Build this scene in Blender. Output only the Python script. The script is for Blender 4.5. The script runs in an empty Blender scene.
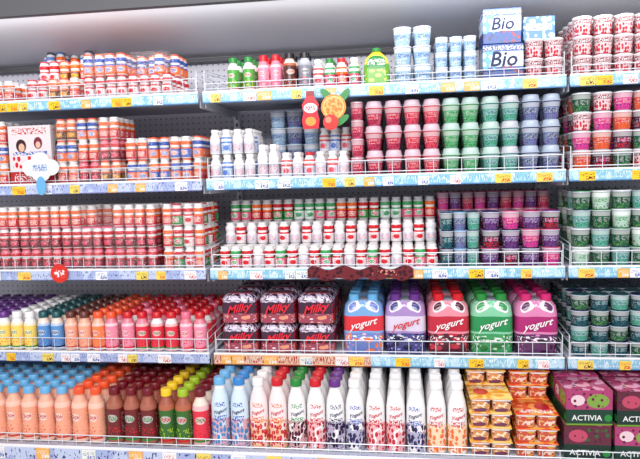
import bpy, math, random
import numpy as np
from mathutils import Matrix, Vector
random.seed(7)
sc = bpy.context.scene
sc.view_settings.view_transform = 'Standard'

# ------------------------------------------------------------ materials
def C(r, g, b):
    f = lambda c: (c/255/12.92) if c/255 <= .04045 else ((c/255+.055)/1.055)**2.4
    return (f(r), f(g), f(b), 1)

class NT:
    def __init__(s, name):
        s.m = bpy.data.materials.new(name); s.m.use_nodes = True
        s.t = s.m.node_tree; s.n = s.t.nodes; s.l = s.t.links
        s.b = s.n['Principled BSDF']
    def put(s, sock, v):
        if isinstance(v, bpy.types.NodeSocket): s.l.new(v, sock)
        else: sock.default_value = v
    def math(s, op, a, b=0.0):
        n = s.n.new('ShaderNodeMath'); n.operation = op
        s.put(n.inputs[0], a); s.put(n.inputs[1], b); return n.outputs[0]
    def mix(s, f, a, b):
        n = s.n.new('ShaderNodeMix'); n.data_type = 'RGBA'
        s.put(n.inputs[0], f); s.put(n.inputs[6], a); s.put(n.inputs[7], b); return n.outputs[2]

def plain(name, col, rough=.3, metal=0.0, trans=0.0, spec=.5):
    k = NT(name); b = k.b
    no = k.n.new('ShaderNodeTexNoise'); no.inputs['Scale'].default_value = 25
    f = k.math('MULTIPLY', no.outputs[0], .14)
    dark = tuple(c*.75 for c in col[:3])+(1,)
    k.put(b.inputs['Base Color'], k.mix(f, col, dark))
    b.inputs['Roughness'].default_value = rough; b.inputs['Metallic'].default_value = metal
    b.inputs['Specular IOR Level'].default_value = spec
    if trans: b.inputs['Transmission Weight'].default_value = trans
    return k.m

def label(name, base, layers, rough=.25, su=1.0, fine=1.7):
    k = NT(name)
    tc = k.n.new('ShaderNodeTexCoord'); sp = k.n.new('ShaderNodeSeparateXYZ'); k.l.new(tc.outputs['UV'], sp.inputs[0])
    u, v = sp.outputs[0], sp.outputs[1]
    if su != 1.0: u = k.math('MULTIPLY', u, su)
    col = base; seed = sum(map(ord, name)) % 97
    def band(s, a, b): return k.math('MULTIPLY', k.math('GREATER_THAN', s, a), k.math('LESS_THAN', s, b))
    def vec(fx, fy):
        c = k.n.new('ShaderNodeCombineXYZ'); k.put(c.inputs[0], k.math('MULTIPLY', u, fx)); k.put(c.inputs[1], k.math('MULTIPLY', v, fy))
        c.inputs[2].default_value = seed; return c.outputs[0]
    for L in layers:
        t = L[0]
        if t == 'band': m = band(v, L[1], L[2])
        elif t == 'rect': m = k.math('MULTIPLY', band(u, L[1], L[2]), band(v, L[3], L[4]))
        elif t == 'ell':
            a = k.math('DIVIDE', k.math('SUBTRACT', u, L[1]), L[3]); b = k.math('DIVIDE', k.math('SUBTRACT', v, L[2]), L[4])
            m = k.math('LESS_THAN', k.math('ADD', k.math('MULTIPLY', a, a), k.math('MULTIPLY', b, b)), 1.0)
        elif t in ('text', 'blob'):   # ('text',u0,u1,v0,v1,col,fx,fy,thr)
            n = k.n.new('ShaderNodeTexNoise'); n.inputs['Scale'].default_value = 1.0
            n.inputs['Detail'].default_value = 2.0 if t == 'text' else 0.0
            q = fine if t == 'text' else 1
            k.l.new(vec(L[6]*q, L[7]*q), n.inputs['Vector'])
            m = k.math('GREATER_THAN', n.outputs[0], L[8])
            m = k.math('MULTIPLY', m, k.math('MULTIPLY', band(u, L[1], L[2]), band(v, L[3], L[4])))
        elif t == 'dots':
            n = k.n.new('ShaderNodeTexVoronoi'); n.inputs['Scale'].default_value = 1.0; n.inputs['Randomness'].default_value = .6
            k.l.new(vec(L[6], L[7]), n.inputs['Vector'])
            m = k.math('LESS_THAN', n.outputs['Distance'], L[8])
            m = k.math('MULTIPLY', m, k.math('MULTIPLY', band(u, L[1], L[2]), band(v, L[3], L[4])))
        ci = 3 if t == 'band' else 5
        col = k.mix(m, col, L[ci])
    k.put(k.b.inputs['Base Color'], col)
    k.b.inputs['Roughness'].default_value = rough
    return k.m

W = C(240, 238, 238); RED = C(205, 22, 36); DRED = C(110, 10, 26); PINK = C(235, 110, 140); GRN = C(34, 135, 55); DGRN = C(12, 70, 44)
BLU = C(36, 80, 175); LBLU = C(105, 165, 215); NAVY = C(22, 26, 80); YEL = C(245, 200, 40); ORG = C(238, 105, 30); PUR = C(100, 45, 130)
MAG = C(205, 35, 110); TEAL = C(20, 115, 120); BRN = C(100, 45, 35); BLK = C(26, 16, 24); PEACH = C(245, 165, 140); LIME = C(160, 190, 40)

white_p = plain('white_plastic', W); cream = plain('cream_plastic', C(244, 220, 204)); peach_p = plain('peach_drink', C(240, 176, 150))
pink_p = plain('pink_drink', C(235, 130, 150)); brown_p = plain('brown_drink', C(165, 90, 70)); clear_p = plain('frosted_plastic', C(190, 198, 210), .2)
frost = {n: plain('frost_'+n, c, .2) for n, c in dict(pink=C(216, 186, 198), green=C(184, 208, 200), slate=C(176, 188, 208), grey=C(196, 198, 206)).items()}
caps = {n: plain('cap_'+n, c, .3) for n, c in dict(red=RED, dred=DRED, pink=PINK, green=GRN, blue=C(50, 130, 200), lblue=C(105, 175, 222), orange=C(242, 85, 42), yellow=YEL,
        purple=PUR, white=W, black=BLK, lime=LIME, teal=C(20, 80, 84), magenta=MAG, navy=NAVY, brown=BRN).items()}
foil = plain('foil_lid', C(215, 215, 222), .25, .5)
foil_r = plain('foil_red', C(215, 55, 65), .3, .3)
film = NT('shrink_film'); 
tr = film.n.new('ShaderNodeBsdfTransparent'); gl = film.n.new('ShaderNodeBsdfGlossy'); gl.inputs['Roughness'].default_value = .10
mx = film.n.new('ShaderNodeMixShader'); mx.inputs[0].default_value = .11
bp = film.n.new('ShaderNodeBump'); no = film.n.new('ShaderNodeTexNoise'); no.inputs['Scale'].default_value = 38; no.inputs['Detail'].default_value = 3
bp.inputs['Strength'].default_value = .8; bp.inputs['Distance'].default_value = .01
film.l.new(no.outputs[0], bp.inputs['Height']); film.l.new(bp.outputs[0], gl.inputs['Normal'])
film.l.new(tr.outputs[0], mx.inputs[1]); film.l.new(gl.outputs[0], mx.inputs[2]); film.l.new(mx.outputs[0], film.n['Material Output'].inputs[0])
film = film.m

def small_label(n, main, acc, txt=W, base=W):
    return label('label_'+n, base, [('band', .05, .52, main), ('band', .44, .52, acc), ('band', .62, .80, acc),
        ('ell', .5, .26, .09, .10, acc), ('text', .36, .64, .14, .38, txt, 34, 12, .53), ('text', .0, .3, .08, .4, txt, 30, 16, .58), ('text', .7, 1, .08, .4, txt, 30, 16, .58)])
sl = dict(red=small_label('small_red', RED, ORG), orange=small_label('small_orange', ORG, BLU), blue=small_label('small_blue', BLU, ORG),
    maroon=small_label('small_maroon', DRED, RED, PINK), crimson=small_label('small_crimson', C(160, 24, 44), BLK, W, C(225, 140, 150)), green=small_label('small_green', GRN, RED), pink=small_label('small_pink', C(225, 80, 120), C(60, 160, 90)),
    purple=small_label('small_purple', PUR, MAG), pale=small_label('small_pale', C(220, 222, 235), C(225, 90, 90), C(200, 60, 90)), lblue=small_label('small_lblue', C(200, 214, 235), C(100, 135, 205), BLU),
    brown=small_label('small_brown', BRN, ORG, YEL), redwhite=small_label('small_redwhite', C(232, 222, 224), RED, RED),
    silver=small_label('small_silver', C(205, 204, 214), C(230, 226, 232), C(200, 90, 110)), mint=small_label('small_mint', C(225, 236, 230), C(70, 160, 100), C(40, 130, 70)))

def drink_label(n, main, acc, fruit, base=None, txt=W):
    lt = tuple(min(1, c*.5+.45) for c in main[:3])+(1,)
    return label('drink_'+n, base or lt, [('band', .08, .64, main), ('band', .08, .12, acc), ('dots', .34, .66, .13, .32, fruit, 26, 18, .36),
        ('ell', .5, .47, .11, .07, lt), ('text', .40, .60, .43, .51, acc, 40, 18, .5), ('text', 0, .30, .16, .55, txt, 30, 24, .58), ('text', .70, 1, .16, .55, txt, 30, 24, .58)])
dl = dict(red=drink_label('red', C(225, 50, 70), GRN, RED), pink=drink_label('pink', C(238, 140, 165), RED, RED), green=drink_label('green', C(80, 160, 60), RED, YEL, W),
    blue=drink_label('blue', C(90, 145, 205), NAVY, PUR), purple=drink_label('purple', C(140, 90, 170), NAVY, BLK), orange=drink_label('orange', C(244, 130, 75), RED, ORG),
    peach=drink_label('peach', C(240, 165, 135), C(200, 70, 60), C(225, 90, 60), C(244, 196, 176), C(250, 222, 205)), silver=drink_label('silver', C(130, 130, 142), BLK, RED, C(170, 170, 180)), yellow=drink_label('yellow', C(245, 210, 100), GRN, ORG),
    brown=drink_label('brown', C(112, 34, 36), GRN, RED, C(170, 100, 80)), gbrown=drink_label('gbrown', C(56, 105, 42), RED, LIME, C(180, 100, 72)), dark=drink_label('dark', C(80, 34, 30), ORG, ORG, C(180, 90, 50)))
def big_label(n, fruit, fcol2, txt, base=W):
    return label('big_'+n, base, [('blob', .22, .78, .0, .42, tuple(c*.55+.4*d for c, d in zip(fcol2[:3], base[:3]))+(1,), 9, 7, .40), ('text', .38, .62, .40, .47, txt, 36, 22, .5), ('dots', .27, .73, .04, .40, fruit, 18, 13, .50),
        ('dots', .27, .73, .05, .40, fcol2, 34, 26, .22), ('text', .40, .60, .60, .66, txt, 40, 24, .52), ('text', .05, .25, .1, .5, txt, 50, 50, .6), ('text', .75, .95, .1, .5, txt, 50, 50, .6)])
bl = dict(blueb=big_label('blueberry', C(40, 34, 80), C(110, 106, 170), BLU), straw=big_label('strawberry', C(190, 30, 50), C(240, 120, 130), RED), peach=big_label('peach', C(236, 115, 60), C(250, 200, 120), RED),
    berry=big_label('berry', C(70, 26, 50), C(190, 50, 70), GRN), black=big_label('blackberry', C(40, 20, 60), C(130, 90, 160), NAVY), milk=big_label('milk', C(70, 135, 195), C(225, 110, 120), BLU, C(210, 226, 238)), red=big_label('redb', C(200, 40, 60), C(250, 170, 60), ORG, C(244, 226, 226)))

def cup_label(n, main, acc, fruit, base=None):
    lt = tuple(min(1, c*.5+.36) for c in main[:3])+(1,)
    return label('cup_'+n, base or lt, [('band', .0, .66, main), ('dots', 0, 1, .05, .34, fruit, 30, 8, .42), ('blob', .36, .64, .36, .60, lt, 18, 10, .45),
        ('text', .38, .62, .38, .58, acc, 40, 12, .5), ('text', 0, .34, .1, .6, lt, 30, 9, .56), ('text', .66, 1, .1, .6, lt, 30, 9, .56), ('band', .9, 1.0, acc)])
cl = dict(pink=cup_label('pink', C(185, 50, 88), RED, DRED), red=cup_label('red', C(205, 66, 90), RED, C(150, 20, 40)), green=cup_label('green', C(84, 160, 110), GRN, C(40, 120, 50)),
    teal=cup_label('teal', C(90, 160, 150), TEAL, C(40, 130, 80)), slate=cup_label('slate', C(100, 115, 155), NAVY, PUR), purple=cup_label('purple', C(100, 48, 120), PUR, BLK),
    magenta=cup_label('magenta', C(205, 52, 130), MAG, PUR), white=cup_label('white', C(150, 186, 216), C(50, 100, 180), C(225, 235, 245), C(222, 230, 238)),
    straw=label('cup_straw', C(222, 200, 204), [('dots', 0, 1, .06, .56, C(195, 40, 54), 20, 5, .48), ('dots', 0, 1, .06, .56, C(235, 120, 124), 38, 10, .22), ('band', .0, .07, C(150, 40, 56)), ('band', .62, .84, C(140, 40, 58)), ('text', 0, 1, .64, .82, W, 44, 7, .52)]),
    orange=cup_label('orange', C(205, 80, 50), RED, ORG), dgreen=cup_label('dgreen', C(24, 84, 58), DGRN, C(90, 140, 70)), dteal=cup_label('dteal', C(15, 62, 76), TEAL, TEAL),
    gwhite=cup_label('gwhite', C(170, 200, 182), GRN, DGRN, C(224, 232, 226)), dark=cup_label('dark', C(66, 24, 56), MAG, RED))

# ------------------------------------------------------------ geometry templates
class T:
    def __init__(s): s.v = []; s.f = []; s.m = []; s.uv = []
    def add(s, o, dx=0, dy=0, dz=0):
        b = len(s.v); s.v += [(x+dx, y+dy, z+dz) for x, y, z in o.v]
        s.f += [tuple(i+b for i in f) for f in o.f]; s.m += o.m; s.uv += o.uv; return s
    def fin(s):
        s.V = np.array(s.v, float); s.L = np.array([i for f in s.f for i in f]); s.N = np.array([len(f) for f in s.f])
        s.M = np.array(s.m); s.U = np.array([c for f in s.uv for c in f], float); return s

def loft(rings, seg=14, h=None, cap0=None, cap1=None, lobe=0):
    """rings: (z, rx, ry, expo, slot-of-segment-above)"""
    t = T(); h = h or rings[-1][0]; n = len(rings)
    for z, rx, ry, e, sl_ in rings:
        for j in range(seg):
            a = 2*math.pi*j/seg; cx, cy = -math.sin(a), math.cos(a)
            f = lambda c: math.copysign(abs(c)**(2/e), c)
            x, y = f(cx), f(cy)
            if lobe and abs(x) < .3: y *= 1-lobe*(1-abs(x)/.3)
            t.v.append((rx*x, ry*y, z))
    for i in range(n-1):
        for j in range(seg):
            k = (j+1) % seg
            t.f.append((i*seg+j, i*seg+k, (i+1)*seg+k, (i+1)*seg+j)); t.m.append(rings[i][4])
            u0, u1, v0, v1 = j/seg, (j+1)/seg, rings[i][0]/h, rings[i+1][0]/h
            t.uv.append(((u0, v0), (u1, v0), (u1, v1), (u0, v1)))
    for cap, i in ((cap0, 0), (cap1, n-1)):
        if cap is None: continue
        idx = [i*seg+j for j in range(seg)]
        if i == 0: idx = idx[::-1]
        t.f.append(tuple(idx)); t.m.append(cap)
        rx, ry = max(rings[i][1], 1e-5), max(rings[i][2], 1e-5)
        t.uv.append(tuple((t.v[q][0]/rx/2+.5, t.v[q][1]/ry/2+.5) for q in idx))
    return t
def lathe(prof, seg=14, e=2, **k):
    return loft([(z, r, r, e, m) for z, r, m in prof], seg, **k)

def boxt(w, d, h, slots=(0, 0, 0), b=.002):
    """box with chamfered edges, base at z=0; slots front/back, sides, top/bottom"""
    t = T(); x, y = w/2, d/2
    def ring(i, z): return [(-x+i, -y, z), (x-i, -y, z), (x, -y+i, z), (x, y-i, z), (x-i, y, z), (-x+i, y, z), (-x, y-i, z), (-x, -y+i, z)]
    def ringi(z): return [(px*(1-b/x) if x else 0, py*(1-b/y), z) for px, py, z in ring(b, z)]
    for r in (ringi(0), ring(b, b), ring(b, h-b), ringi(h)): t.v += r
    for i in range(3):
        for j in range(8):
            k = (j+1) % 8; q = (i*8+j, i*8+k, (i+1)*8+k, (i+1)*8+j); t.f.append(q)
            side = j in (2, 6)
            t.m.append(slots[1] if side else slots[0])
            t.uv.append(tuple((((t.v[c][1]/d if side and j == 2 else -t.v[c][1]/d if side else t.v[c][0]/w)+.5), t.v[c][2]/h) for c in q))
    for q in (tuple(range(7, -1, -1)), tuple(range(24, 32))):
        t.f.append(q); t.m.append(slots[2]); t.uv.append(tuple((t.v[c][0]/w+.5, t.v[c][1]/d+.5) for c in q))
    return t

def rod(p, q, r=.0016, seg=5):
    p, q = Vector(p), Vector(q); t = T(); d = (q-p).normalized()
    a = d.orthogonal().normalized(); b = d.cross(a)
    for c in (p, q):
        for j in range(seg):
            w = 2*math.pi*j/seg; t.v.append(tuple(c+a*math.cos(w)*r+b*math.sin(w)*r))
    for j in range(seg):
        k = (j+1) % seg; t.f.append((j, k, seg+k, seg+j)); t.m.append(0); t.uv.append(((0, 0),)*4)
    t.f.append(tuple(range(seg-1, -1, -1))); t.f.append(tuple(range(seg, 2*seg))); t.m += [0, 0]; t.uv += [((0, 0),)*seg]*2
    return t

def prism(pts, y0, th, slot=0):
    t = T(); n = len(pts); xs = [p[0] for p in pts]; zs = [p[1] for p in pts]
    uvf = lambda p: ((p[0]-min(xs))/(max(xs)-min(xs)), (p[1]-min(zs))/(max(zs)-min(zs)))
    t.v = [(x, y0, z) for x, z in pts]+[(x, y0+th, z) for x, z in pts]
    t.f.append(tuple(range(n))); t.uv.append(tuple(uvf(p) for p in pts)); t.m.append(slot)
    t.f.append(tuple(range(2*n-1, n-1, -1))); t.uv.append(tuple(uvf(p) for p in pts[::-1])); t.m.append(slot)
    for i in range(n):
        k = (i+1) % n; t.f.append((k, i, n+i, n+k)); t.m.append(slot); t.uv.append(((0, 0),)*4)
    return t
def ellp(cx, cz, rx, rz, n=20, rot=0):
    o = []
    for i in range(n):
        a = 2*math.pi*i/n; x, z = rx*math.cos(a), rz*math.sin(a)
        o.append((cx+x*math.cos(rot)-z*math.sin(rot), cz+x*math.sin(rot)+z*math.cos(rot)))
    return o

def text_t(s, size, slot=0, shear=.0, depth=.0, bold=.0):
    cu = bpy.data.curves.new('txt', 'FONT'); cu.body = s; cu.size = size; cu.align_x = 'CENTER'; cu.align_y = 'CENTER'
    cu.resolution_u = 2; cu.shear = shear; cu.offset = bold
    ob = bpy.data.objects.new('txt', cu); sc.collection.objects.link(ob)
    dg = bpy.context.evaluated_depsgraph_get(); me = ob.evaluated_get(dg).to_mesh()
    t = T(); t.v = [(v.co.x, 0, v.co.y) for v in me.vertices]
    for p in me.polygons: t.f.append(tuple(p.vertices)); t.m.append(slot); t.uv.append(((0, 0),)*len(p.vertices))
    ob.evaluated_get(dg).to_mesh_clear(); bpy.data.objects.remove(ob); bpy.data.curves.remove(cu)
    return t
def wrap(t, r, z, tilt=0):
    t.v = [((r+.0006)*math.sin(x/r), -(r+.0006)*math.cos(x/r), z+zz+tilt*x) for x, y, zz in t.v]; return t

# slots: 0 body, 1 label, 2 cap
SMALL = lathe([(0, .015, 0), (.002, .0185, 1), (.006, .0195, 1), (.034, .0195, 1), (.038, .0168, 1), (.045, .0168, 1), (.050, .0195, 1), (.061, .0190, 0), (.067, .0145, 0), (.072, .0140, 2), (.0725, .0155, 2), (.077, .0155, 2)], 12, cap0=0, cap1=2).fin()
MILKB = lathe([(0, .015, 0), (.003, .0190, 1), (.052, .0190, 1), (.060, .0175, 0), (.070, .0125, 0), (.074, .0120, 2), (.0745, .0140, 2), (.085, .0140, 2), (.086, .0128, 2)], 12, cap0=0, cap1=2).fin()
DRINK = lathe([(0, .020, 0), (.003, .0245, 1), (.040, .0255, 1), (.055, .0235, 1), (.090, .0250, 1), (.103, .0225, 0), (.118, .0155, 0), (.122, .0150, 2), (.1225, .0180, 2), (.143, .0175, 2), (.145, .0155, 2)], 14, cap0=0, cap1=2).fin()
TALL = lathe([(0, .024, 0), (.004, .0290, 1), (.050, .0300, 1), (.068, .0275, 1), (.085, .0280, 1), (.125, .0295, 1), (.142, .0270, 0), (.163, .0165, 0), (.170, .0155, 2), (.171, .0190, 2), (.192, .0185, 2), (.195, .0165, 2)], 16, cap0=0, cap1=2).fin()
bigp = [(0, .027, 0), (.004, .0318, 1), (.090, .0324, 1), (.110, .0312, 1), (.150, .0305, 1), (.175, .0265, 1), (.200, .0185, 0), (.212, .0165, 2), (.213, .0200, 2), (.234, .0195, 2), (.238, .0170, 2)]
BIG = lathe(bigp, 18, cap0=0, cap1=2); BIG.add(wrap(text_t('Yogurt', .017, 3, .3, bold=.0003), .0312, .126, .25)); BIG.fin()
def cup(h, rt, rb, e=2, seg=16):
    return lathe([(0, rb*.85, 0), (.002, rb, 1), (h*.55, rb+(rt-rb)*.55, 1), (h-.006, rt*.95, 1), (h-.005, rt, 0), (h-.002, rt, 2), (h, rt*.97, 2)], seg, e, cap0=0, cap1=2)
CUP = cup(.061, .0305, .024).fin(); CUPS = cup(.052, .0300, .025).fin(); CUPM = cup(.061, .0215, .018).fin()
# tall dessert cup: tapered fruit tub topped with a frosted dome lid
CUPT = lathe([(0, .017, 0), (.002, .0205, 1), (.030, .0245, 1), (.058, .0290, 1), (.059, .0308, 0), (.063, .0308, 3), (.065, .0280, 3), (.080, .0255, 3), (.082, .0235, 3)], 16, cap0=0, cap1=3, h=.062).fin()
SQC = cup(.043, .031, .027, 6, 16)
FOUR = T()
for a in (-1, 1):
    for b in (-1, 1): FOUR.add(SQC, a*.0325, b*.0325)
FOUR.add(boxt(.132, .132, .004, (3, 3, 3), .001), 0, 0, .0431); FOUR.fin()
PACK = loft([(0, .062, .06, 5, 1), (.004, .066, .064, 5, 1), (.06, .0685, .065, 5, 1), (.13, .067, .064, 5, 1), (.160, .063, .060, 4, 1), (.176, .050, .050, 3, 1), (.177, .046, .046, 3, 0)], 32, h=.177, cap0=0, cap1=0, lobe=.10)
for a in (-1, 1):
    for b in (-1, 1): PACK.add(lathe([(.150, .027, 0), (.172, .018, 0), (.174, .015, 2), (.1745, .018, 2), (.196, .0175, 2), (.198, .015, 2)], 12, h=.2, cap1=2), a*.031, b*.030)
PACK.fin()
SPACK = loft([(0, .060, .05, 6, 1), (.004, .064, .055, 6, 1), (.085, .064, .055, 6, 1), (.098, .058, .05, 4, 1), (.105, .045, .04, 3, 1)], 28, h=.105, cap0=0, cap1=1, lobe=.07).fin()

class G:
    def __init__(s, name, parent=None):
        s.name = name; s.parent = parent; s.parts = []; s.mats = []
    def add(s, t, x, y, z, mats, rot=0., sc_=(1, 1, 1), tilt=0.):
        if not hasattr(t, 'V'): t.fin()
        mi = []
        for m in mats:
            if m not in s.mats: s.mats.append(m)
            mi.append(s.mats.index(m))
        V = t.V*np.array(sc_)
        if tilt: c, q = math.cos(tilt), math.sin(tilt); V = V@np.array([[1, 0, 0], [0, c, q], [0, -q, c]])
        if rot: c, q = math.cos(rot), math.sin(rot); V = V@np.array([[c, q, 0], [-q, c, 0], [0, 0, 1]])
        s.parts.append((V+np.array([x, y, z]), t.L, t.N, np.array(mi)[np.minimum(t.M, len(mi)-1)], t.U)); return s
    def build(s):
        V = np.concatenate([p[0] for p in s.parts]); off = 0; Ls = []
        for p in s.parts: Ls.append(p[1]+off); off += len(p[0])
        L = np.concatenate(Ls); N = np.concatenate([p[2] for p in s.parts]); M = np.concatenate([p[3] for p in s.parts]); U = np.concatenate([p[4] for p in s.parts])
        lo, hi = V.min(0), V.max(0); o = np.array([(lo[0]+hi[0])/2, (lo[1]+hi[1])/2, lo[2]])
        V = V-o
        me = bpy.data.meshes.new(s.name)
        me.vertices.add(len(V)); me.vertices.foreach_set('co', V.ravel())
        me.loops.add(len(L)); me.loops.foreach_set('vertex_index', L.astype(np.int32))
        me.polygons.add(len(N)); st = np.concatenate([[0], np.cumsum(N)[:-1]])
        me.polygons.foreach_set('loop_start', st.astype(np.int32)); me.polygons.foreach_set('loop_total', N.astype(np.int32))
        me.polygons.foreach_set('material_index', M.astype(np.int32))
        me.polygons.foreach_set('use_smooth', np.ones(len(N), bool))
        uv = me.uv_layers.new(name='UVMap'); uv.data.foreach_set('uv', U.ravel())
        for m in s.mats: me.materials.append(m)
        me.update(calc_edges=True); me.validate(); me.set_sharp_from_angle(angle=.75)
        ob = bpy.data.objects.new(s.name, me); sc.collection.objects.link(ob); ob.location = o
        if s.parent: ob.parent = s.parent
        return ob

def grid(name, t, skins, x0, x1, step, z, layers=1, dz=.0775, y0=.03, dy=.042, rows=3, jit=.0015, mode='col', rotj=.3, stair=0, back=0, sc_=(1, 1, 1), wrapn=0, gap=0):
    g = G(name) if isinstance(name, str) else name
    n = max(1, int(round((x1-x0)/step)))
    for i in range(n):
        x = x0+step*(i+.5)
        for r in range(rows):
            lay = layers if not stair else min(layers, 1+r*stair)
            if r < back: lay = max(1, layers-1)
            if gap and r < 2 and random.random() < gap: lay = max(1, lay-1)
            for k in range(lay):
                s = skins[i*len(skins)//n] if mode == 'span' else skins[i % len(skins)] if mode == 'col' else skins[(i*7+k*3+r) % len(skins)] if mode == 'mix' else skins[(i//2*5+k*3) % len(skins)] if mode == 'pack' else random.choice(skins)
                g.add(t, x+random.uniform(-jit, jit), y0+r*dy+random.uniform(-jit, jit), z+k*dz, s, random.uniform(-rotj, rotj), sc_)
    if wrapn:   # clear shrink film around the front packs
        for i in range(0, n, wrapn):
            m = min(wrapn, n-i)
            for k in range(layers if not back else layers-1):
                w_ = step*m-.0015; rx = w_/2
                f = loft([(.002, rx*.97, .040, 7, 0), (.010, rx, .0425, 7, 0), (.060, rx, .0425, 7, 0), (.0765, rx*.9, .034, 5, 0)], 24, cap1=0)
                g.add(f, x0+step*(i+m/2), y0+dy*.5, z+k*dz, [film])
    return g.build() if isinstance(name, str) else g

# ------------------------------------------------------------ display case
case = bpy.data.objects.new('refrigerated_display_case', None); sc.collection.objects.link(case)
met = plain('white_enamel', C(205, 208, 216), .35); shm = plain('shelf_enamel', C(185, 190, 204), .4)
dark = plain('fascia_grey', C(84, 84, 88), .5); beige = plain('fascia_beige', C(200, 190, 194), .5)
wire = plain('wire_white', C(226, 230, 238), .3, .1); slot = plain('slot_dark', C(70, 72, 80), .6)
k = NT('pegboard')
tc = k.n.new('ShaderNodeTexCoord'); sp = k.n.new('ShaderNodeSeparateXYZ'); k.l.new(tc.outputs['Object'], sp.inputs[0])
def fr(s): return k.math('SUBTRACT', k.math('FRACT', k.math('DIVIDE', s, .024)), .5)
a, b = fr(sp.outputs[0]), fr(sp.outputs[2])
m = k.math('LESS_THAN', k.math('ADD', k.math('MULTIPLY', a, a), k.math('MULTIPLY', b, b)), .022)
k.put(k.b.inputs['Base Color'], k.mix(m, C(214, 213, 224), C(125, 125, 140))); k.b.inputs['Roughness'].default_value = .5
peg = k.m
canopy_m = plain('canopy_panel', C(202, 202, 208), .4)

XL, XR, XA, XB = -1.95, 1.15, -.695, .515
def bx(g, x0, x1, y0, y1, z0, z1, mats, b=.002):
    g.add(boxt(x1-x0, y1-y0, z1-z0, (0, 1, 2) if len(mats) > 1 else (0, 0, 0), b), (x0+x1)/2, (y0+y1)/2, z0, mats)
BK = .47
g = G('back_panel', case); bx(g, XL, XR, BK, BK+.03, .35, 2.03, [peg]); g.build()
g = G('canopy', case)
t = T(); pr = [(-.06, 2.115), (BK+.03, 2.02), (BK+.03, 2.07), (-.06, 2.165)]
t.v = [(x, y, z) for x in (XL, XR) for y, z in pr]
for f in ((0, 1, 5, 4), (1, 2, 6, 5), (2, 3, 7, 6), (3, 0, 4, 7), (3, 2, 1, 0), (4, 5, 6, 7)): t.f.append(f[::-1]); t.m.append(0); t.uv.append(((0, 0),)*4)
g.add(t, 0, 0, 0, [canopy_m])
bx(g, XL, XB-.08, -.085, -.061, 2.09, 2.40, [dark]); bx(g, XB-.08, XR, -.085, -.061, 2.09, 2.40, [beige])
bx(g, XL, XR, BK-.035, BK-.001, 2.00, 2.018, [dark])
g.build()
g = G('uprights', case)
for x in (XA, XB, -1.90):
    bx(g, x-.014, x+.014, BK-.026, BK-.001, .60, 2.0, [met])
    for i in range(43): bx(g, x-.004, x+.004, BK-.0275, BK-.0255, .68+i*.03, .695+i*.03, [slot], .0005)
g.build()
g = G('base_cabinet', case)
bx(g, XL, XR, -.16, BK+.03, .12, .585, [met]); bx(g, XL, XR, -.10, BK, .0, .12, [dark])
bx(g, XL, XR, -.16, BK-.002, .586, .608, [shm]); g.build()

Z1, Z2, Z3, Z4, ZD = 1.815, 1.515, 1.20, .895, .61
rail_cyan = label('rail_cyan', C(136, 192, 214), [('blob', 0, 99, .1, .9, C(182, 218, 234), 5, .8, .52), ('text', 0, 99, .25, .75, C(236, 244, 250), 26, 1.4, .57), ('text', 0, 99, .25, .75, C(60, 110, 175), 40, 2, .66), ('band', .86, 1, W), ('band', 0, .12, C(90, 140, 190))], su=8)
rail_pur = label('rail_lilac', C(164, 178, 218), [('blob', 0, 99, .1, .9, C(192, 203, 230), 5, .8, .5), ('text', 0, 99, .22, .8, C(70, 50, 120), 30, 2, .60), ('band', .86, 1, W), ('band', 0, .1, C(120, 130, 180))], su=8)
rail_red = label('rail_red', C(226, 196, 170), [('text', 0, 99, .2, .8, C(180, 45, 36), 16, 1.5, .52), ('band', .88, 1, W), ('band', 0, .12, C(190, 80, 50))], su=6)
tags = [label('tag_%d' % i, c, [('text', .08, .92, .5, .85, t_, 12, 5, .56), ('text', .4, .95, .12, .45, t_, 7, 3, .48)]) for i, (c, t_) in enumerate([(YEL, BRN), (C(240, 214, 100), BRN), (W, RED), (C(240, 175, 80), W), (C(235, 235, 225), BLU), (C(240, 210, 90), RED), (YEL, RED), (W, BLU)])]

for zi, (z, nm) in enumerate(((Z1, 'a'), (Z2, 'b'), (Z3, 'c'), (Z4, 'd'))):
    for si, (xa, xb) in enumerate(((XL, XA-.012), (XA+.004, XB-.004), (XB+.006, XR))):
        g = G('shelf', case)
        bx(g, xa, xb, 0, BK-.03, z-.022, z-.001, [shm])
        bx(g, xa, xa+.004, .02, BK-.03, z-.05, z-.022, [met]); bx(g, xb-.004, xb, .02, BK-.03, z-.05, z-.022, [met])
        g.build()
        g = G('price_rail', case)
        rm = rail_pur if (si == 0 and zi in (1, 2, 3)) else rail_cyan
        if zi == 3 and si == 1:
            bx(g, xa, -.13, -.006, -.001, z-.040, z+.004, [rail_red]); bx(g, -.13, xb, -.006, -.001, z-.040, z+.004, [rail_cyan])
        else: bx(g, xa, xb, -.006, -.001, z-.038, z+.004, [rm])
        g.build()
        g = G('price_tags', case); x = xa+.03
        while x < xb-.06:
            w = random.choice([.035, .045, .05])
            bx(g, x, x+w, -.009, -.0065, z-.036, z-.006, [random.choice(tags)], .0006)
            x += w+random.choice([.003, .03, .07, .11, .08])
        g.build()
        g = G('wire_guard', case); hgt = .05 if zi != 0 or si == 0 else .03
        for hz in (.012, hgt):
            g.add(rod((xa+.01, .004, z+hz), (xb-.01, .004, z+hz), .0017), 0, 0, 0, [wire])
        nb = int((xb-xa-.02)/.045)
        for i in range(nb+1):
            x = xa+.01+(xb-xa-.02)*i/nb; g.add(rod((x, .004, z+.001), (x, .004, z+hgt), .0011), 0, 0, 0, [wire])
        for x in (xa+.006, xb-.006):
            for hz in (.02, .05, .085): g.add(rod((x, .004, z+hz-.01*(hz > .06)), (x, BK-.03, z+hz+.02), .0014), 0, 0, 0, [wire])
            g.add(rod((x, .004, z), (x, .004, z+.075), .0016), 0, 0, 0, [wire])
        g.build()
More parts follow.
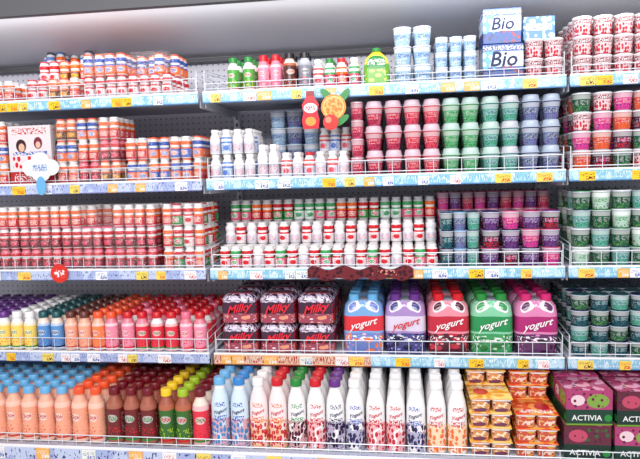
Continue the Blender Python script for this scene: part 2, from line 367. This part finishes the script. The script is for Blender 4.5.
g = G('price_rail', case); bx(g, XL, XR, -.172, -.161, .545, .612, [rail_pur]); g.build()
g = G('price_tags', case); x = XL+.03
while x < XR-.1:
    bx(g, x, x+.05, -.176, -.1725, .562, .602, [random.choice(tags)], .0006); x += random.choice([.07, .12, .17])
g.build()
g = G('wire_guard', case)
for hz in (.622, .645): g.add(rod((XL, -.155, hz), (XR, -.155, hz), .0018), 0, 0, 0, [wire])
for i in range(60): x = XL+.02+i*.052; g.add(rod((x, -.155, .608), (x, -.155, .645), .0012), 0, 0, 0, [wire])
g.build()

# ------------------------------------------------------------ products
fm = 'fermented_milk_bottles'
def S(lab, cap, body=None): return [body or white_p, lab, cap]
sR, sO, sB = S(sl['red'], caps['white']), S(sl['orange'], caps['orange'], cream), S(sl['blue'], caps['white'])
sRW, sM = S(sl['redwhite'], foil_r), S(sl['maroon'], foil_r, pink_p)
sC = S(sl['crimson'], caps['dred'], pink_p); sBr = S(sl['brown'], caps['orange'], cream)
# shelf 1 left
grid(fm, SMALL, [sR, sB, sR], -1.70, -1.42, .041, Z1+.0005, 1, rows=5, wrapn=3)
grid(fm, SMALL, [S(sl['blue'], caps['blue']), S(sl['lblue'], caps['navy'])], -1.50, -1.21, .041, Z1+.0005, 3, rows=2, y0=.33, mode='mix', gap=.4)
grid(fm, SMALL, [sRW, sR, sBr], -1.36, -1.15, .041, Z1+.0005, 2, rows=6, back=2, mode='pack', wrapn=5, gap=.2)
grid(fm, SMALL, [sRW, sO, sR, sO, sBr], -1.14, -.79, .0415, Z1+.0005, 2, rows=5, mode='pack', wrapn=4, gap=.3)
# shelf 1 middle
grid('yogurt_drink_bottles', DRINK, [S(dl['green'], caps['green']), S(dl['green'], caps['green'])], -.615, -.505, .055, Z1+.0005, rows=3, dy=.055, sc_=(.85, .85, .80))
grid('yogurt_drink_bottles', DRINK, [S(dl['pink'], caps['red'], pink_p)], -.504, -.414, .045, Z1+.0005, rows=3, dy=.055, sc_=(.84, .84, .82))
grid('yogurt_drink_bottles', DRINK, [S(dl['dark'], caps['black'], cream), S(dl['silver'], caps['black'], clear_p)], -.412, -.312, .05, Z1+.0005, rows=2, dy=.055, sc_=(.95, .95, .84))
grid('milk_bottles', MILKB, [S(sl['pale'], caps['white']), S(sl['pink'], caps['green']), S(sl['red'], caps['red']), S(sl['pink'], caps['white'])], -.31, -.148, .0405, Z1+.0005, rows=3, sc_=(1, 1, 1.1))
jl = label('jug_label', C(240, 212, 60), [('band', .0, .55, C(100, 165, 44)), ('ell', .5, .6, .10, .18, GRN), ('text', .42, .58, .52, .68, W, 30, 14, .5), ('dots', .40, .60, .08, .4, C(235, 235, 110), 24, 9, .4), ('band', .80, .9, YEL)])
JUG = loft([(0, .040, .026, 5, 1), (.003, .044, .030, 5, 1), (.06, .043, .030, 5, 1), (.085, .038, .028, 4, 1), (.102, .022, .020, 3, 1), (.110, .012, .012, 2, 2), (.1105, .015, .015, 2, 2), (.122, .014, .014, 2, 2)], 24, cap0=0, cap1=2)
grid('juice_jugs', JUG.fin(), [[white_p, jl, caps['green']]], -.138, -.046, .092, Z1+.0005, rows=2, dy=.07, rotj=.1)
uW = [white_p, cl['white'], frost['slate']]; uS = [white_p, cl['straw'], foil]
grid('yogurt_cups', CUP, [uW], -.036, .094, .0635, Z1+.0005, 3, .0612, rows=3, dy=.064, y0=.036)
grid('yogurt_cups', CUPM, [uW, [white_p, cl['white'], caps['lblue']]], .100, .238, .0455, Z1+.0005, 3, .048, rows=4, dy=.045, sc_=(1, 1, .78))
bioL = label('bio_carton', C(34, 76, 150), [('band', .35, .78, C(205, 222, 238)), ('text', 0, 1, .82, .95, W, 14, 14, .53), ('dots', .0, .5, .02, .36, C(40, 50, 110), 9, 7, .45), ('dots', .5, 1, .02, .36, C(150, 40, 60), 8, 7, .4), ('blob', 0, .3, .3, .8, C(90, 165, 215), 6, 5, .5)])
btxt = plain('carton_ink', NAVY, .5)
def carton(name, x, y, z, w, d, h, mat, txt=None, ts=.05, tm=None, r=0, tz=.55):
    g_ = G(name); g_.add(boxt(w, d, h, (0, 0, 0), .0015), x, y, z, [mat], r)
    if txt:
        t_ = text_t(txt, ts, 0, .2, bold=ts*.015); t_.v = [(a_, -d/2-.0008, c_+h*tz) for a_, b_, c_ in t_.v]; g_.add(t_, x, y, z, [tm or btxt], r)
    return g_.build()
carton('yogurt_carton', .318, .075, Z1+.0005, .128, .12, .112, bioL, 'Bio', .066)
carton('yogurt_carton', .315, .075, Z1+.1135, .120, .12, .112, bioL, 'Bio', .055)
grid('yogurt_cups', CUP, [uS, uS], .388, .511, .0613, Z1+.0005, 2, .0612, rows=3, dy=.064, y0=.036)
carton('yogurt_carton', .435, .09, Z1+.1235, .10, .10, .075, label('blue_carton', C(70, 120, 185), [('blob', 0, 1, 0, 1, C(160, 200, 225), 5, 4, .52), ('text', .1, .9, .4, .7, W, 12, 9, .5)]))
grid('yogurt_cups', CUP, [uS], .537, 1.03, .062, Z1+.0005, 3, .0612, rows=4, dy=.064, y0=.036)
# shelf 2 left
z = Z2+.0005
grid(fm, SMALL, [sO, sR], -1.74, -1.455, .041, z, 3, rows=4, mode='pack', wrapn=3)
proL = label('promo_carton', C(222, 214, 216), [('rect', .0, 1, .0, .22, C(190, 30, 40)), ('ell', .30, .66, .12, .11, C(56, 26, 32)), ('ell', .31, .63, .07, .07, C(225, 175, 150)), ('ell', .70, .70, .10, .10, C(120, 40, 60)), ('ell', .70, .67, .055, .055, C(230, 180, 160)), ('dots', .08, .92, .28, .48, RED, 9, 7, .4), ('text', .1, .9, .05, .18, W, 14, 20, .53), ('text', .1, .9, .85, .96, RED, 12, 24, .53), ('text', .1, .9, .50, .56, BLU, 14, 20, .5)])
carton('promotional_carton', -1.362, .10, z, .168, .16, .215, proL)
grid(fm, SMALL, [sR, sM, sBr, sO], -1.262, -1.01, .0415, z, 3, rows=4, mode='pack', wrapn=3)
grid(fm, SMALL, [sO, sB, sO, sR], -.995, -.715, .0412, z, 2, rows=5, mode='pack', wrapn=3)
# shelf 2 middle
pW = S(sl['lblue'], caps['white']); pP = S(sl['pale'], caps['white']); pR = S(sl['pale'], foil_r)
pS = S(sl['silver'], caps['white'])
grid('milk_bottles', MILKB, [pS, pW, pS], -.682, -.518, .041, z, 2, .0865, rows=4, mode='mix')
grid('milk_bottles', DRINK, [pS], -.515, -.433, .041, z, 1, rows=2, dy=.046, sc_=(.75, .75, .8))
grid('yogurt_cups', CUP, [[white_p, cl['white'], caps['lblue']], [white_p, cl['slate'], caps['lblue']]], -.50, -.315, .0615, z, 4, .0612, rows=3, dy=.062, y0=.20)
grid('milk_bottles', MILKB, [pP, pS, pR, pS], -.430, -.190, .0400, z, 1, rows=2)
grid('milk_bottles', MILKB, [pP, pW], -.306, -.191, .0383, z, 2, .0865, rows=4, y0=.13)
def tc_(n, f): return [frost[f], cl[n], white_p, frost[f]]
grid('dessert_cups', CUPT, [tc_('pink', 'pink'), tc_('pink', 'pink'), tc_('red', 'pink'), tc_('red', 'pink'), tc_('green', 'green'), tc_('green', 'green'), tc_('teal', 'green'), tc_('teal', 'grey'), tc_('slate', 'slate'), tc_('slate', 'slate')], -.137, .503, .0640, z, 3, .0823, rows=4, dy=.064, y0=.036, mode='span')
grid('dessert_cups', CUPM, [[frost['pink'], cl['pink'], frost['pink']]], -.184, -.142, .042, z, 4, .062, rows=5, dy=.046)
grid('yogurt_cups', CUP, [[white_p, cl['orange'], clear_p], [white_p, cl['straw'], clear_p], [white_p, cl['dark'], clear_p], [white_p, cl['magenta'], clear_p], [white_p, cl['dgreen'], clear_p]], .537, 1.03, .062, z, 4, .0612, rows=4, dy=.064, y0=.036, mode='mix')
# shelf 3
z = Z3+.0005
grid(fm, SMALL, [sM, sR, sC, S(sl['maroon'], caps['pink']), sC], -1.76, -.885, .0413, z, 3, rows=5, mode='pack', wrapn=4, gap=.15)
grid(fm, SMALL, [S(sl['red'], caps['white']), S(sl['green'], foil_r), S(sl['redwhite'], caps['white'])], -.872, -.715, .0392, z, 3, rows=5, mode='mix', wrapn=4)
grid(fm, SMALL, [S(sl['redwhite'], caps['white']), S(sl['pink'], caps['white']), S(sl['redwhite'], caps['white']), S(sl['silver'], caps['white'])], -.665, .105, .0405, z, 1, rows=2, mode='col')
grid(fm, SMALL, [S(sl['silver'], caps['white']), S(sl['redwhite'], caps['white'])], -.665, .105, .0405, z, 2, rows=2, y0=.115)
grid(fm, SMALL, [S(sl['green'], caps['white']), S(sl['mint'], caps['white']), S(sl['pink'], caps['white']), S(sl['red'], caps['white'])], -.665, .105, .0405, z, 3, rows=4, y0=.20, mode='pack')
cc = lambda n, c='white': [clear_p, cl[n], caps[c]]
grid('yogurt_cups', CUPM, [cc('dteal', 'navy'), cc('slate', 'lblue'), cc('teal', 'teal')], .112, .243, .0435, z, 3, .0612, rows=3, dy=.046, mode='mix')
grid('yogurt_cups', CUP, [cc('purple', 'magenta'), cc('magenta', 'pink'), cc('purple', 'navy'), cc('dark', 'purple')], .246, .508, .0650, z, 3, .0612, rows=2, dy=.064, y0=.036, mode='mix')
grid('yogurt_cups', CUPM, [cc('magenta', 'pink'), cc('purple', 'pink'), cc('pink', 'magenta')], .110, .505, .0440, z, 4, .0612, rows=3, dy=.046, y0=.20, mode='mix')
grid('yogurt_cups', CUP, [cc('gwhite', 'white'), cc('dgreen', 'green'), cc('teal', 'teal'), cc('dgreen', 'white')], .537, 1.03, .062, z, 4, .0612, rows=4, dy=.064, y0=.036, mode='mix')
# shelf 4 left
z = Z4+.0005
DS = [S(dl['yellow'], caps['purple']), S(dl['yellow'], caps['white']), S(dl['blue'], caps['teal'], cream), S(dl['peach'], caps['brown'], peach_p), S(dl['orange'], caps['orange'], peach_p), S(dl['pink'], caps['orange'], pink_p),
      S(dl['pink'], caps['red'], pink_p), S(dl['red'], caps['red']), S(dl['red'], caps['red'], pink_p), S(dl['pink'], caps['pink'], pink_p), S(dl['red'], caps['red'])]
grid('yogurt_drink_bottles', DRINK, [DS[0], DS[0], DS[1], DS[2]], -1.76, -1.28, .0535, z, rows=7, dy=.054, mode='span')
grid('yogurt_drink_bottles', DRINK, DS[3:6], -1.275, -1.06, .0535, z, rows=7, dy=.054, mode='span')
grid('yogurt_drink_bottles', DRINK, DS[6:], -1.052, -.715, .0555, z, rows=7, dy=.054, mode='mix')
# shelf 4 middle packs
def pk(n, top, bot, fruit, txt, f2, mid):
    return label('pack_'+n, top, [('band', 0, .40, bot), ('band', .44, .72, mid), ('dots', .3, .7, .04, .40, fruit, 26, 8, .45), ('dots', .3, .7, .05, .4, f2, 40, 12, .24), ('dots', 0, .3, .0, .5, fruit, 26, 8, .45), ('dots', .7, 1, .0, .5, fruit, 26, 8, .45),
        ('ell', .44, .90, .05, .11, C(238, 225, 232)), ('ell', .56, .90, .05, .11, C(238, 225, 232)), ('ell', .44, .90, .036, .075, bot), ('ell', .56, .90, .036, .075, bot),
        ('text', .37, .63, .26, .36, W, 34, 14, .56)], .1)
inkW = plain('ink_white', W, .5); inkR = plain('ink_red', RED, .5)
packs = [(pk('strawberry', C(120, 165, 215), C(110, 130, 195), C(235, 120, 70), W, C(240, 190, 190), C(215, 50, 60)), inkW, 'lblue'), (pk('blueberry', C(165, 135, 190), C(70, 70, 130), C(30, 26, 70), W, C(170, 160, 210), C(215, 205, 225)), inkR, 'purple'), (pk('mixedberry', C(225, 140, 155), C(80, 30, 46), C(190, 40, 60), W, C(240, 150, 150), C(190, 40, 60)), inkW, 'red'),
         (pk('green', C(130, 200, 160), C(60, 150, 90), C(30, 115, 60), W, C(200, 230, 200), C(40, 140, 80)), inkW, 'green'), (pk('grape', C(215, 130, 175), C(95, 50, 95), C(50, 26, 56), W, C(215, 130, 175), C(170, 40, 110)), inkW, 'magenta')]
for i, (lm, ink, cp) in enumerate(packs):
    g = G('shrink_wrapped_yogurt_pack')
    for r in range(3): g.add(PACK, -.155+i*.1455, .075+r*.135, z, [clear_p, lm, caps[cp]], random.uniform(-.03, .03), (1.05, 1, 1.05))
    t = text_t('yogurt', .034, 0, .35, bold=.0005); t.v = [(a_, -.0672, c_+.108+a_*.25) for a_, b_, c_ in t.v]
    g.add(t, -.155+i*.1455, .075-.0005, z, [ink]); g.build()
dk = label('pack_dark', C(66, 34, 56), [('band', 0, .34, C(160, 70, 90)), ('dots', .3, .7, .03, .34, C(225, 150, 120), 30, 6, .42), ('dots', .3, .7, .05, .34, C(240, 220, 226), 40, 9, .26), ('blob', 0, 1, .74, 1, C(186, 172, 194), 34, 9, .50), ('text', .37, .63, .72, .95, C(215, 205, 220), 30, 8, .53), ('text', 0, .36, .1, .8, RED, 30, 7, .55), ('text', .64, 1, .1, .8, RED, 30, 7, .55)], .1)
inkP = plain('ink_crimson', C(225, 30, 50), .4)
for i in range(3):
    g = G('shrink_wrapped_yogurt_pack')
    for r in range(3):
        for kz in range(2):
            g.add(SPACK, -.597+i*.138, .065+r*.115, z+kz*.1055, [dk, dk, dk], random.uniform(-.05, .05))
            if r == 0:
                t = text_t('Milky', .040, 0, .35, bold=.001); t.v = [(a_, -.0592, c_+.055+a_*.2) for a_, b_, c_ in t.v]; g.add(t, -.597+i*.138, .065, z+kz*.1055, [inkP])
    g.build()
grid('yogurt_cups', CUPS, [cc('dteal', 'teal'), cc('dgreen', 'teal'), cc('dteal', 'navy'), cc('teal', 'teal')], .537, 1.03, .062, z, 4, .0522, rows=6, dy=.064, y0=.036, mode='mix')
# bottom deck left
z = ZD; B = 'yogurt_drink_bottles'; y0 = -.115
kw = dict(rows=8, dy=.062, y0=y0, rotj=.25)
grid(B, TALL, [S(dl['peach'], caps['lblue'], peach_p)], -1.80, -1.185, .0615, z, **kw)
grid(B, TALL, [S(dl['peach'], caps['orange'], peach_p)], -1.180, -1.055, .0615, z, **kw)
grid(B, TALL, [S(dl['brown'], caps['dred'], brown_p)], -1.050, -.865, .0615, z, **kw)
grid(B, TALL, [S(dl['gbrown'], caps['yellow'], brown_p), S(dl['gbrown'], caps['lime'], brown_p), S(dl['red'], caps['dred'], cream)], -.862, -.677, .0615, z, **kw)
# bottom deck middle
row = [(-.640, 'milk', 'lblue'), (-.572, 'milk', 'blue'), (-.505, 'red', 'white'), (-.440, 'red', 'red'), (-.375, 'berry', 'green'), (-.310, 'straw', 'red'), (-.245, 'black', 'purple'), (-.180, 'blueb', 'white'), (-.112, 'straw', 'white'), (-.046, 'straw', 'white'), (.020, 'blueb', 'white'), (.086, 'peach', 'white'), (.152, 'peach', 'white')]
for i, (x, lb, cp) in enumerate(row):
    g = G('large_yogurt_bottles')
    for r in range(6): g.add(BIG, x, -.11+r*.066+random.uniform(-.0005, .0005), z, [white_p, bl[lb], caps[cp], caps['red' if lb in ('straw', 'red', 'peach') else 'navy']], random.uniform(-.2, .2))
    g.build()
lidO = label('lid_orange', C(240, 160, 40), [('blob', 0, 1, 0, 1, C(248, 215, 120), 5, 5, .52), ('ell', .3, .5, .18, .22, C(210, 60, 50)), ('text', .1, .9, .7, .9, W, 8, 8, .5)])
lidR = label('lid_red', C(225, 80, 40), [('blob', 0, 1, 0, 1, C(245, 165, 80), 5, 5, .52), ('ell', .7, .5, .18, .22, C(190, 30, 50)), ('text', .1, .9, .1, .3, W, 8, 8, .5)])
cO = label('cupside_orange', C(215, 140, 85), [('text', 0, 1, .2, .8, C(245, 225, 190), 14, 2, .53), ('blob', 0, 1, 0, 1, C(110, 55, 85), 9, 3, .6)])
cR = label('cupside_red', C(200, 80, 55), [('text', 0, 1, .2, .8, C(240, 210, 190), 14, 2, .53), ('blob', 0, 1, 0, 1, C(215, 160, 70), 9, 3, .6)])
g = G('yogurt_multipacks')
for r, n in enumerate((4, 5, 5)):
    for kz in range(n): g.add(FOUR, .257+random.uniform(-.002, .002), -.07+r*.136, z+kz*.0475, [white_p, cO, white_p, lidO], random.uniform(-.02, .02))
g.build()
g = G('yogurt_multipacks')
for r, n in enumerate((3, 5, 5)):
    for kz in range(n): g.add(FOUR, .397+random.uniform(-.002, .002), -.07+r*.136, z+kz*.0475, [white_p, cR, white_p, lidR], random.uniform(-.02, .02))
g.build()
act = label('carton_green_pink', C(22, 60, 46), [('band', .46, 1, C(170, 60, 110)), ('ell', .68, .70, .24, .2, C(125, 160, 66)), ('ell', .25, .72, .15, .15, C(230, 200, 208)), ('dots', .0, 1, .48, .95, C(100, 20, 54), 8, 6, .26), ('band', .0, .06, C(110, 150, 40)), ('ell', .90, .22, .08, .10, GRN)])
act3 = label('carton_dark_berry', C(20, 46, 38), [('band', .46, 1, C(96, 34, 56)), ('ell', .30, .70, .2, .18, C(190, 70, 100)), ('dots', .4, 1, .48, .95, C(60, 90, 50), 8, 6, .34), ('dots', .0, 1, .48, .95, C(50, 14, 34), 11, 8, .22), ('band', .0, .06, C(110, 150, 40)), ('ell', .90, .22, .08, .10, GRN)])
act2 = label('carton_pink', C(175, 66, 108), [('blob', 0, 1, 0, 1, C(222, 150, 178), 4, 4, .52), ('dots', 0, 1, 0, 1, C(90, 20, 46), 6, 6, .28)])
for ci, cx in enumerate((.549, .699, .849, .999)):
    for r in range(3):
        for kz in range(2):
            g = G('yogurt_carton'); w, d, h = .139, .135, .112; ry = (-.03, .04)[kz]
            am = (act3, act)[kz] if ci % 2 == 0 else (act, act3)[kz]
            g.add(boxt(w, d, h, (0, 0, 1), .0015), cx, -.075+r*.148, z+kz*.1125, [am, act2], ry)
            if r == 0:
                t = text_t('ACTIVIA', .024, 0, bold=.0003); t.v = [(a_-.008, -d/2-.0008, c_+h*.22) for a_, b_, c_ in t.v]; g.add(t, cx, -.075, z+kz*.1125, [inkW], ry)
            g.build()

# ------------------------------------------------------------ hanging signs
g = G('bottle_shaped_sign')
pts = [(-.026, 0), (.026, 0), (.030, .03), (.024, .055), (.029, .080), (.014, .105), (.013, .125), (-.013, .125), (-.014, .105), (-.029, .080), (-.024, .055), (-.030, .03)]
sgr = label('sign_red', C(205, 16, 40), [('ell', .5, .55, .38, .13, W), ('text', .2, .8, .49, .61, RED, 9, 12, .5), ('ell', .5, .2, .3, .12, C(240, 150, 60)), ('band', .86, 1, C(150, 10, 30))])
g.add(prism(pts, -.030, .003), -.312, 0, 1.675, [sgr]); g.build()
g = G('fruit_slice_sign')
om = label('sign_orange', C(242, 135, 40), [('ell', .5, .5, .42, .42, C(248, 205, 130)), ('ell', .5, .5, .37, .37, C(240, 120, 30)), ('blob', .1, .9, .1, .9, C(248, 175, 90), 9, 9, .52)])
g.add(prism(ellp(-.235, 1.745, .042, .042), -.024, .003), 0, 0, 0, [om])
g.add(prism(ellp(-.245, 1.695, .026, .026, 16), -.028, .003), 0, 0, 0, [label('sign_apple', C(220, 44, 36), [('ell', .35, .65, .2, .2, C(245, 140, 110))])])
for x, zz, r in ((-.21, 1.70, .6), (-.255, 1.785, 2.4), (-.2, 1.78, .9)): g.add(prism(ellp(x, zz, .03, .012, 12, r), -.020, .003), 0, 0, 0, [caps['green']])
g.build()
g = G('cloud_shaped_sign')
for i, (x, zz, r) in enumerate(((-1.335, 1.575, .035), (-1.30, 1.60, .035), (-1.262, 1.575, .034), (-1.30, 1.555, .036))): g.add(prism(ellp(x, zz, r, r*.85), -.020-.0004*i, .003), 0, 0, 0, [white_p])
g.add(prism(ellp(-1.30, 1.51, .018, .034), -.024, .003), 0, 0, 0, [caps['lblue']]); g.add(prism(ellp(-1.30, 1.575, .032, .016), -.0235, .002), 0, 0, 0, [label('sign_txt', W, [('text', .05, .95, .1, .9, C(30, 110, 180), 9, 4, .5)])])
g.build()
g = G('berry_shelf_banner')
dm = label('banner_berry', C(110, 28, 38), [('dots', 0, 1, 0, 1, C(60, 10, 25), 22, 4, .45), ('text', .62, .85, .35, .7, C(225, 150, 130), 24, 3, .58)])
pts = [(-.34, 1.168)]+[(-.34+.36*i/24, 1.164+.006*math.sin(i*1.1)) for i in range(1, 24)]+[(.02, 1.17), (.02, 1.20)]+[(.02-.36*i/24, 1.204+.008*math.sin(i*.9)) for i in range(1, 24)]+[(-.34, 1.20)]
g.add(prism(pts, -.018, .003), 0, 0, 0, [dm]); g.build()
g = G('round_promotion_sign'); g.add(prism(ellp(-1.255, 1.19, .034, .034), -.018, .003), 0, 0, 0, [label('sign_round', C(215, 45, 32), [('text', .2, .8, .3, .7, W, 6, 4, .5)])]); g.build()

# ------------------------------------------------------------ room, light, camera
k = NT('floor_tile'); br = k.n.new('ShaderNodeTexBrick'); br.offset = 0; br.inputs['Color1'].default_value = C(205, 203, 200); br.inputs['Color2'].default_value = C(212, 210, 206); br.inputs['Mortar'].default_value = C(150, 148, 145)
br.inputs['Scale'].default_value = 1; br.inputs['Brick Width'].default_value = .6; br.inputs['Row Height'].default_value = .6; br.inputs['Mortar Size'].default_value = .004
tc = k.n.new('ShaderNodeTexCoord'); k.l.new(tc.outputs['Object'], br.inputs['Vector']); k.put(k.b.inputs['Base Color'], br.outputs[0]); k.b.inputs['Roughness'].default_value = .25
g = G('floor'); g.add(boxt(9, 7, .05, (0, 0, 0)), 0, -2.2, -.051, [k.m]); g.build()
g = G('wall_back'); g.add(boxt(9, .1, 3.4, (0, 0, 0)), 0, .60, 0, [plain('wall_paint', C(205, 198, 200), .7)]); g.build()

w = bpy.data.worlds.new('World'); sc.world = w; w.use_nodes = True
w.node_tree.nodes['Background'].inputs[0].default_value = (.95, .96, 1, 1); w.node_tree.nodes['Background'].inputs[1].default_value = .62
def area(name, loc, tgt, sx, sy, e, col=(1, 1, 1)):
    l = bpy.data.lights.new(name, 'AREA'); l.shape = 'RECTANGLE'; l.size = sx; l.size_y = sy; l.energy = e; l.color = col
    o = bpy.data.objects.new(name, l); sc.collection.objects.link(o); o.location = loc
    o.rotation_euler = (Vector(tgt)-Vector(loc)).to_track_quat('-Z', 'Y').to_euler()
area('ceiling_light', (-.2, -1.5, 3.1), (-.2, .1, 1.2), 3.4, .5, 34, (1, .98, .99))
area('ceiling_light', (-.2, -3.6, 2.7), (-.2, .2, 1.0), 3.4, .6, 92, (1, .98, .99))
area('canopy_light', (-.4, -.045, 2.05), (-.4, .45, 1.99), 3.0, .03, 3.2, (1, 1, 1))

cam = bpy.data.cameras.new('camera'); co = bpy.data.objects.new('camera', cam); sc.collection.objects.link(co)
cam.sensor_width = 36; cam.lens = 36*620/640
yaw, pitch, roll = math.radians(8), math.radians(5), math.radians(-1.6)
co.matrix_world = Matrix.Translation((0, -2.10, 1.52)) @ Matrix.Rotation(yaw, 4, 'Z') @ Matrix.Rotation(math.pi/2-pitch, 4, 'X') @ Matrix.Rotation(roll, 4, 'Z')
sc.camera = co
